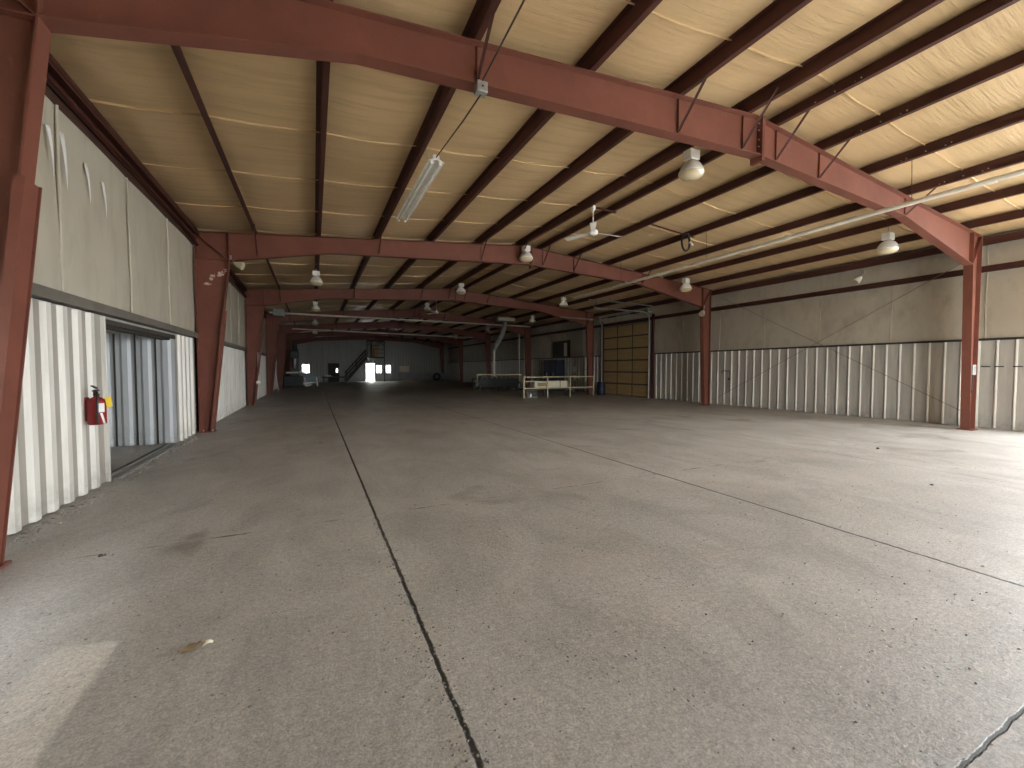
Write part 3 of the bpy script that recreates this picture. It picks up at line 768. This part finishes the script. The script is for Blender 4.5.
obj('hook', MB().ball((XL+.17, 36.2, 2.1), .10, 10, 6), M['white_metal'], pk)

# ------------------------------------------------------------------ tan sectional door in the right wall
od = thing('overhead_door', (XR, 20.15, 0), 'tan sectional overhead door with dark rails in the right wall', 'overhead door')
Y0, Y1, ZT = 18.08, 22.18, 4.36; nrow = 6
for i in range(nrow):
    z0, z1 = .03+i*(ZT-.03)/nrow, .03+(i+1)*(ZT-.03)/nrow
    p = obj('door_section', MB().box(XR-.03, XR+.05, Y0, Y1, z0, z1), M['wood_dark'], od)
    q = MB()
    for k in range(3):
        a = Y0+.06+k*(Y1-Y0-.02)/3; c = a+(Y1-Y0-.02)/3-.10
        q.box(XR-.045, XR-.028, a, c, z0+.045, z1-.045)
    obj('infill_panel', q, M['tan'], p)
obj('lift_handle', MB().tube([(XR-.05, 20.9, .42), (XR-.09, 20.9, .45), (XR-.09, 20.75, .45), (XR-.05, 20.75, .42)], .015, 8), M['dark'], od)
for yy in (Y0-.09, Y1+.09):
    pts = [(XR-.12, yy, 0), (XR-.12, yy, 4.4)]
    for k in range(1, 7):
        a = k/6*math.pi/2; pts.append((XR-.12-.45*(1-math.cos(a)), yy, 4.4+.45*math.sin(a)))
    far = 13.3 if yy < 20 else 13.9
    pts.append((far, yy, 4.88))
    obj('track', MB().tube(pts, .045, 8), M['galv'], od)
obj('jamb', MB().box(XR-.06, XR+.09, Y0-.36, Y0-.20, 0, 4.75).box(XR-.06, XR+.09, Y1+.16, Y1+.30, 0, 4.75).box(XR-.05, XR+.09, Y0-.36, Y1+.30, 4.42, 4.56), M['brown'], od)
obj('torsion_shaft', MB().tube([(XR-.22, Y0-.3, 4.95), (XR-.22, Y1+.3, 4.95)], .025, 8), M['dark'], od)
for a in (19.0, 21.1): obj('torsion_spring', MB().tube([(XR-.22, a-.4, 4.95), (XR-.22, a+.4, 4.95)], .055, 12), M['dark'], od)
for a in (Y0-.14, Y1+.14): obj('cable_drum', MB().tube([(XR-.22, a-.06, 4.95), (XR-.22, a+.06, 4.95)], .13, 16), M['galv'], od)
tk = obj('track_hanger', MB().tube([(12.8, Y0-.35, 5.22), (15.2, Y0-.35, 5.22), (XR-.15, Y0-.35, 5.16)], .035, 8).tube([(13.3, Y0-.09, 4.9), (13.3, Y0-.35, 5.2)], .02, 6).tube([(14.12, Y0-.35, 5.2), (14.12, Y0-.35, rz(14.12)+.03)], .02, 6).tube([(15.72, Y0-.35, 5.2), (15.72, Y0-.35, rz(15.72)+.03)], .02, 6), M['galv'], od)
bl = thing('blue_drum', (16.55, 22.15, 0), 'dark blue drum standing left of the tan sectional door', 'drum')
obj('barrel', MB().lathe([(.001, 0), (.25, 0), (.26, .02), (.255, .25), (.265, .27), (.255, .29), (.255, .55), (.265, .57), (.255, .59), (.26, .82), (.24, .84), (.001, .83)], (16.55, 21.55, 0), 22), M['navy'], bl)
obj('bung', MB().lathe([(.04, .82), (.04, .87), (.001, .875)], (16.62, 21.48, 0), 10), M['black'], bl)

# ------------------------------------------------------------------ pale railing cart with long cream box
ct = thing('railing_cart', (13.2, 21.4, 0), 'pale yellow pipe railing frame standing on posts left of the tan door', 'railing')
px_ = [10.70, 12.25, 13.80, 15.50]
for i, x in enumerate(px_):
    obj('post', MB().bar((x, 20.95, 0), (x, 20.95, 1.22), .06, .06), M['rail'], ct)
    obj('rear_leg', MB().bar((x+.3, 21.9, 0), (x+.3, 21.9, .5), .06, .06), M['wood_dark'], ct)
for z in (1.20, .56): obj('rail', MB().bar((px_[0], 20.95, z), (px_[-1], 20.95, z), .05, .055), M['rail'], ct)
obj('rail', MB().bar((px_[0], 20.95, .95), (px_[0]+.62, 20.95, .95), .05, .05), M['rail'], ct)
obj('deck', MB().box(px_[0], px_[-1], 20.98, 21.97, .46, .53), M['wood_dark'], ct)
bx = thing('cream_carton', (12.6, 21.45, .53), 'long cream box lying on the deck of the pale railing frame', 'box')
obj('body', MB().box(11.50, 13.75, 21.15, 21.75, .53, .96), M['board'], bx, bevel=.02)
obj('label', MB().box(11.7, 12.3, 21.146, 21.152, .66, .86), M['tan'], bx)
obj('strap', MB().box(13.2, 13.26, 21.14, 21.76, .525, .966), M['tan'], bx)
cn = thing('wire_crate', (11.3, 21.2, 0), 'small grey wire crate on the floor under the left end of the railing frame', 'crate')
cm = MB()
for z in (.06, .25, .44): cm.tube([(11.0, 21.1, z), (11.65, 21.1, z), (11.65, 21.6, z), (11.0, 21.6, z), (11.0, 21.1, z)], .012, 6)
for i in range(8):
    x = 11.0+.65*i/7; cm.tube([(x, 21.1, .02), (x, 21.1, .45)], .008, 5); cm.tube([(x, 21.6, .02), (x, 21.6, .45)], .008, 5)
cm.box(11.0, 11.65, 21.1, 21.6, 0, .03)
obj('basket', cm, M['galv'], cn)
obj('sheet', MB().box(11.18, 11.28, 21.085, 21.095, .06, .24), M['paper'], cn)

# ------------------------------------------------------------------ machine table behind it
mt = thing('roller_table', (13.3, 29.5, 0), 'dark machine table with a pale top rail, left behind the pale railing frame', 'machine table')
obj('body', MB().box(10.95, 14.2, 28.6, 30.2, .28, .95), M['machine'], mt, bevel=.03)
for x in (11.1, 12.6, 14.0):
    for yy in (28.75, 30.05): obj('leg', MB().bar((x, yy, 0), (x, yy, .3), .12, .12), M['machine'], mt)
obj('rail', MB().bar((10.72, 28.5, 1.24), (14.35, 28.5, 1.24), .09, .09), M['rail'], mt)
for x in (10.76, 14.3): obj('rail_post', MB().bar((x, 28.5, .6), (x, 28.5, 1.26), .07, .07), M['rail'], mt)
obj('bearer', MB().box(10.7, 14.35, 28.52, 28.6, .56, .68), M['machine'], mt)
for i in range(8): obj('roller', MB().tube([(11.2+.38*i, 28.62, 1.0), (11.2+.38*i, 30.18, 1.0)], .055, 10), M['galv'], mt)
obj('hand_wheel', MB().tube([(10.66, 28.45+.20*math.cos(a), .52+.20*math.sin(a)) for a in [2*math.pi*k/20 for k in range(21)]], .025, 8).ball((10.66, 28.45, .52), .08, 10, 6).bar((10.66, 28.25, .52), (10.66, 28.65, .52), .03, .03).tube([(10.66, 28.45, .52), (11.0, 28.7, .55)], .03, 8), M['galv'], mt)

# dust duct: flexible bend from a roof unit down to a pale pipe
dd = thing('dust_duct', (12.29, 29.0, 1.05), 'grey bent duct dropping from the roof into a pale vertical pipe', 'duct')
pts = [(13.22, 29.0, 5.2), (13.18, 29.0, 4.95), (13.02, 29.0, 4.45), (12.75, 29.0, 3.9), (12.45, 29.0, 3.45), (12.30, 29.0, 3.1)]
obj('flexible_hose', MB().tube(pts, [.17, .18, .2, .2, .19, .13], 14), M['grey'], dd)
obj('pipe', MB().tube([(12.29, 29.0, 3.15), (12.29, 29.0, 1.06)], .085, 12), M['pipe'], dd)
obj('flange', MB().tube([(12.29, 29.0, 3.0), (12.29, 29.0, 3.07)], .14, 14), M['galv'], dd)
obj('foot', MB().tube([(12.29, 29.0, 1.05), (12.29, 29.0, 1.12)], .18, 14), M['galv'], dd)
uh = thing('unit_heater', (13.0, 28.9, 5.0), 'flat grey-green unit heater under the roof above the bent duct', 'unit heater')
obj('cabinet', MB().box(12.35, 13.85, 28.5, 29.3, 5.22, 5.52), M['grey'], uh, bevel=.02)
obj('grille', MB().box(12.45, 13.75, 28.47, 28.5, 5.26, 5.48), M['cream_metal'], uh)
for x in (12.5, 13.6): obj('hanger', MB().tube([(x, 28.9, 5.5), (x, 28.9, rz(x)+.05)], .012, 6), M['dark'], uh)
for i, (x, y, zt, lab) in enumerate([(16.2, 32.6, 5.2, 'tall pale vent pipe rising beside the bent grey duct'), (16.75, 32.7, 5.0, 'second tall thin pipe right of the bent grey duct')]):
    v = thing('vent_pipe', (x, y, 0), lab, 'pipe', 'vent pipes by the duct')
    obj('pipe', MB().tube([(x, y, .1), (x, y, zt)], .05, 10), M['pipe'], v)
    obj('collar', MB().tube([(x, y, 2.4), (x, y, 2.5)], .07, 10), M['galv'], v)
    obj('foot', MB().tube([(x, y, 0), (x, y, .1)], .09, 10), M['galv'], v)

# wall clutter behind the cart
wh = thing('wall_hatch', (XR-.05, 27.4, 2.5), 'dark framed hatch high on the right wall behind the railing frame', 'hatch')
obj('frame', MB().box(XR-.10, XR+.02, 26.2, 26.3, 2.56, 3.75).box(XR-.10, XR+.02, 28.4, 28.5, 2.56, 3.75).box(XR-.10, XR+.02, 26.2, 28.5, 3.7, 3.8).box(XR-.10, XR+.02, 26.2, 28.5, 2.56, 2.62), M['dark'], wh)
obj('shutter', MB().box(XR-.04, XR+.01, 26.3, 28.4, 2.6, 3.72), M['black'], wh)
obj('pale_strip', MB().box(XR-.06, XR-.03, 26.55, 26.95, 2.62, 3.62), M['board'], wh)
cc = thing('control_cabinet', (16.85, 27.9, 0), 'tall dark blue control cabinet against the right wall under the hatch', 'cabinet')
obj('body', MB().box(16.55, XR-.03, 26.9, 28.9, .08, 2.35), M['navy'], cc, bevel=.02)
obj('plinth', MB().box(16.6, XR-.05, 26.95, 28.85, 0, .08), M['black'], cc)
for a in (26.93, 27.92):
    d = obj('door', MB().box(16.525, 16.55, a, a+.95, .12, 2.3), M['navy'], cc)
    obj('handle', MB().box(16.50, 16.525, a+.45, a+.5, 1.1, 1.35), M['galv'], d)
for (y, z, lab) in ((25.6, 1.62, 'upper small white sheet on the right wall beside the cabinet'), (25.6, .98, 'lower small white sheet on the right wall beside the cabinet')):
    o = obj('notice_sheet', MB().box(XR-.035, XR-.02, y-.16, y+.16, z-.2, z+.2), M['paper']); tag(o, lab, 'sheet', 'white sheets on the right wall')
for (y, w, lab) in ((24.1, .07, 'leftmost pale upright conduit behind the right end of the railing frame'), (23.72, .07, 'middle pale upright conduit behind the right end of the railing frame'), (23.1, .04, 'thin upright conduit nearest the third right column')):
    v = thing('wall_conduit', (XR-.10, y, 0), lab, 'conduit', 'upright conduits on the right wall')
    obj('pipe', MB().tube([(XR-.10, y, .1), (XR-.10, y, 2.5)], w, 10), M['pipe'], v)
    obj('clamp', MB().box(XR-.10-w-.01, XR-.02, y-w-.02, y+w+.02, 1.6, 1.66), M['galv'], v)

# ------------------------------------------------------------------ far left machines
ml = thing('milling_machine', (-1.6, 44, 0), 'dark tall milling machine silhouetted at the far left end of the hall', 'machine')
obj('bed', MB().box(-2.52, -.95, 43.5, 45.0, .05, .98), M['black'], ml, bevel=.03)
obj('column', MB().box(-1.95, -1.30, 44.3, 45.0, .9, 3.5), M['machine'], ml, bevel=.04)
obj('head', MB().box(-1.95, -1.25, 43.4, 44.6, 2.6, 3.3), M['machine'], ml, bevel=.06)
obj('motor', MB().tube([(-1.6, 43.8, 3.2), (-1.6, 43.8, 4.1)], .22, 14).tube([(-1.6, 43.8, 4.1), (-1.6, 43.8, 4.3)], .15, 14), M['black'], ml)
obj('spindle', MB().tube([(-1.6, 43.8, 2.65), (-1.6, 43.8, 1.7)], [.16, .07], 14), M['galv'], ml)
obj('table', MB().box(-2.3, -.85, 43.4, 44.3, 1.25, 1.38), M['galv'], ml)
obj('knee', MB().box(-1.9, -1.3, 43.6, 44.4, .9, 1.25), M['machine'], ml)
obj('hand_wheel', MB().tube([(-.78, 43.8+.16*math.cos(a), 1.32+.16*math.sin(a)) for a in [2*math.pi*k/16 for k in range(17)]], .02, 6).tube([(-.9, 43.8, 1.32), (-.74, 43.8, 1.32)], .03, 8), M['galv'], ml)
sw = thing('band_saw', (-.1, 44.3, 0), 'low blue-grey machine on two white legs left of the far stairs', 'machine')
obj('body', MB().box(-.85, .62, 44.1, 45.0, .35, .98), M['bluegrey'], sw, bevel=.04)
obj('top', MB().box(-.92, .68, 44.0, 45.1, .98, 1.06), M['bluegrey'], sw)
for x in (-.78, .25):
    obj('leg', MB().bar((x+.06, 44.1, .0), (x-.03, 44.1, .85), .14, .08), M['white_metal'], sw)
    obj('rear_leg', MB().bar((x, 44.9, .0), (x, 44.9, .5), .10, .08), M['bluegrey'], sw)
wt_ = thing('work_table', (2.2, 50, 0), 'long low dark table standing in front of the far stairs', 'table')
obj('top', MB().box(.80, 3.50, 49.6, 50.6, .66, .80), M['black'], wt_, bevel=.01)
for x in (.95, 3.35):
    for yy in (49.72, 50.48): obj('leg', MB().bar((x, yy, 0), (x, yy, .68), .09, .09), M['black'], wt_)
obj('stretcher', MB().bar((.95, 50.1, .2), (3.35, 50.1, .2), .06, .06).bar((.95, 49.72, .2), (.95, 50.48, .2), .05, .05).bar((3.35, 49.72, .2), (3.35, 50.48, .2), .05, .05), M['black'], wt_)
sc_ = thing('scrap_bin', (1.3, 50.1, .8), 'small grey tray on the long low dark table', 'tray')
obj('tray', MB().box(1.1, 1.7, 49.8, 50.3, .80, .82).box(1.1, 1.7, 49.8, 49.82, .80, .95).box(1.1, 1.7, 50.28, 50.3, .80, .95).box(1.1, 1.12, 49.8, 50.3, .80, .95).box(1.68, 1.7, 49.8, 50.3, .80, .95), M['galv'], sc_)

# ------------------------------------------------------------------ far stairs, landing and booth
stc = thing('staircase', (4.8, 56, 0), 'dark steel staircase with handrails climbing right to the high landing at the far wall', 'staircase')
p0, p1 = Vector((3.65, 56.0, .15)), Vector((6.05, 56.0, 3.05))
for yy in (55.55, 56.5):
    obj('stringer', MB().bar((p0.x, yy, p0.z), (p1.x, yy, p1.z), .05, .30, (0, 0, 1)), M['dark'], stc)
nst = 14
for k in range(nst):
    t_ = (k+.7)/nst; q = p0.lerp(p1, t_)
    obj('tread', MB().box(q.x-.12, q.x+.12, 55.56, 56.49, q.z-.0, q.z+.035), M['dark'], stc)
for yy in (55.55, 56.5):
    for zz in (1.0, .55):
        obj('handrail', MB().tube([(p0.x-.15, yy, p0.z+zz), (p1.x, yy, p1.z+zz)], .045, 8), M['dark'], stc)
    for t_ in (.02, .5, .97):
        q = p0.lerp(p1, t_); obj('baluster', MB().bar((q.x, yy, q.z), (q.x, yy, q.z+1.0), .06, .06), M['dark'], stc)
ld = thing('landing', (7.15, 56.3, 3.05), 'high dark landing with railing above the bright far doorway', 'landing')
obj('deck', MB().box(6.05, 8.25, 55.4, YE-.06, 3.0, 3.16), M['dark'], ld)
for x in (6.1, 6.9, 8.2):
    obj('post', MB().bar((x, 55.45, 0 if x != 6.9 else 3.1), (x, 55.45, 5.5 if x != 6.9 else 4.15), .10, .10), M['dark'], ld)
for z in (4.15, 3.65): obj('rail', MB().bar((6.85, 55.45, z), (8.2, 55.45, z), .06, .06), M['dark'], ld)
obj('top_beam', MB().box(6.05, 8.25, 55.4, 55.5, 5.1, 5.3), M['dark'], ld)
obj('bracket', MB().bar((6.1, 55.45, 4.6), (6.9, 55.45, 5.15), .08, .08).bar((8.2, 55.45, 4.6), (7.5, 55.45, 5.15), .08, .08), M['dark'], ld)
cr = thing('landing_crate', (7.2, 56.5, 3.16), 'tan square box standing on the high far landing', 'box')
obj('body', MB().box(6.75, 7.65, 56.2, 57.0, 3.16, 4.6), M['tan'], cr, bevel=.03)
obj('lid', MB().box(6.70, 7.70, 56.15, 57.05, 4.6, 4.68), M['wood_dark'], cr)
dl = thing('door_lamp', (7.0, YE-.1, 2.62), 'small pale lamp above the bright far doorway', 'lamp')
obj('shade', MB().lathe([(.03, .25), (.06, .2), (.12, .0), (.11, .0)], (7.05, YE-.16, 2.55), 14), M['white_metal'], dl)
obj('arm', MB().tube([(7.05, YE-.16, 2.78), (7.05, YE-.05, 2.80)], .02, 8), M['galv'], dl)
# low railing along the far wall
er_ = thing('low_railing', (13.3, 57, 0), 'low dim railing with posts in front of the far end wall at right', 'railing')
for x in (10.35, 12.6, 14.6, 16.4): obj('post', MB().bar((x, 56.8, 0), (x, 56.8, 1.12), .07, .07), M['grey'], er_)
obj('rail', MB().bar((10.3, 56.8, 1.12), (16.45, 56.8, 1.12), .07, .07), M['grey'], er_)
obj('panel', MB().box(10.38, 16.38, 56.82, 56.85, .12, .98), M['grey'], er_)
tyre = obj('tyre', MB().lathe([(.30, -.12), (.45, -.13), (.52, -.08), (.54, 0), (.52, .08), (.45, .13), (.30, .12), (.28, 0), (.30, -.12)], (15.35, 56.45, .54), 24, 'y'), M['black'])
tag(tyre, 'black tyre leaning by the low railing at the far right end', 'tyre')

# ------------------------------------------------------------------ loose bits on the floor
lf_ = thing('dry_leaf', (-.68, 3.06, 0), 'crumpled pale brown leaf lying on the floor at lower left', 'leaf')
def leafpt(u, v): return (-.745+.11*u+.012*math.sin(6*v), 3.03+.05*(v-.5)*math.sin(math.pi*min(.97, u+.05))+.03*u, .006+.028*abs(math.sin(5*u+3*v))*u+.012*v)
o = obj('blade', MB().grid(leafpt, 14, 8), M['leaf'], lf_); md = o.modifiers.new('solid', 'SOLIDIFY'); md.thickness = .003
o = obj('curled_tip', MB().grid(lambda u, v: (-.645+.055*u, 3.05+.02*(v-.5)+.02*u, .010+.02*math.sin(math.pi*u)*(.4+.6*v)), 8, 4), M['board'], lf_); md = o.modifiers.new('solid', 'SOLIDIFY'); md.thickness = .003
gr = MB(); R_ = random.Random(11)
def chip(mb, x, y, s):
    a = R_.uniform(0, 6.28); el = R_.uniform(.5, 1); h = s*R_.uniform(.35, .8)
    base = [(x+s*math.cos(a+t)*R_.uniform(.6, 1), y+s*el*math.sin(a+t)*R_.uniform(.6, 1), 0.0) for t in (0, 1.1, 2.3, 3.4, 4.5, 5.4)]
    top = [(x+(bx-x)*.6, y+(by-y)*.6, h*R_.uniform(.7, 1.1)) for bx, by, _ in base]
    mb.add(base+top, [tuple(range(6, 12))] + [(i, (i+1) % 6, 6+(i+1) % 6, 6+i) for i in range(6)])
for _ in range(2600):
    y = .6 + 9*R_.random()**1.8; x = -2.3 + 13*R_.random()
    if x > 1 and R_.random() < .25: continue
    chip(gr, x, y, R_.choice([.004, .005, .006, .008, .011]))
for _ in range(420):                                 # crumbs along the foot of the left wall and the joints
    y = 5.6+7*R_.random(); chip(gr, XL+.05+abs(R_.gauss(0, .10)), y, R_.choice([.008, .012, .018, .03]))
for _ in range(350):
    chip(gr, .6+R_.gauss(0, .035), 1+4*R_.random()**1.5, R_.choice([.005, .007, .010]))
g_ = obj('grit', gr, M['chip']); tag(g_, 'scattered concrete grit and crumbs over the floor', 'grit', None, 'stuff')
for i, (x, y, s, lab) in enumerate([(.10, 10.4, .06, 'small pale lump on the floor left of the long joint, far from the camera'),
        (-1.77, 4.95, .05, 'small dark lump on the cracked cross joint at left'),
        (10.72, 4.57, .07, 'small dark scrap on the bright floor toward the near right column'),
        (8.11, 2.8, .055, 'small dark scrap on the brightest floor at the right edge')]):
    m = MB(); R_.seed(i*7+3); s *= .6; chip(m, x, y, s); chip(m, x+s*.9, y+.2*s, s*.6)
    o = obj('debris_lump', m, M['wood_dark'] if i else M['chip']); tag(o, lab, 'debris')

# ------------------------------------------------------------------ camera
cam = bpy.data.cameras.new('camera'); co = bpy.data.objects.new('camera', cam); col.objects.link(co)
cam.sensor_fit = 'HORIZONTAL'; cam.sensor_width = 36; cam.lens = 416.535/1024*36; cam.clip_end = 300; cam.clip_start = .02
co.location = (0, 0, 1.7); co.rotation_euler = (math.radians(90-2.152), 0, math.radians(-25.431))
scn.camera = co

# ------------------------------------------------------------------ daylight
w = bpy.data.worlds.new('sky'); scn.world = w; w.use_nodes = True
bg = w.node_tree.nodes['Background']; bg.inputs[0].default_value = (.93, .965, 1.0, 1); bg.inputs[1].default_value = 1.0
sd = bpy.data.lights.new('sun', 'SUN'); so = bpy.data.objects.new('sun', sd); col.objects.link(so)
sd.energy = .04; sd.angle = math.radians(.6); sd.color = (1, .88, .7)
d = Vector((1, -.2, -1.26)).normalized(); so.rotation_euler = d.to_track_quat('-Z', 'Y').to_euler(); so.location = (-20, 6, 30)
def portal(name, loc, rot, sx, sy):
    l = bpy.data.lights.new(name, 'AREA'); l.shape = 'RECTANGLE'; l.size = sx; l.size_y = sy
    l.cycles.is_portal = True
    o = bpy.data.objects.new(name, l); col.objects.link(o); o.location = loc; o.rotation_euler = rot
portal('portal_rear', (8.5, YR-.25, 1.6), (math.radians(90), 0, 0), 5.0, 3.2)
portal('portal_right', (XR+.3, -.35, 3.0), (math.radians(90), 0, math.radians(90)), 6.5, 3.9)
portal('portal_left', (XL-.3, 3.02, 1.93), (math.radians(90), 0, math.radians(-90)), 1.44, 1.01)
portal('portal_end', (6.7, YE+.25, 1.18), (math.radians(90), 0, math.radians(180)), 1.1, 2.36)
vsn = scn.view_settings
vsn.view_transform = 'Standard'; vsn.look = 'None'; vsn.gamma = 1; vsn.exposure = 4.85
try: vsn.use_curve_mapping = False
except Exception: pass
scn.cycles.max_bounces = 10; scn.cycles.diffuse_bounces = 8
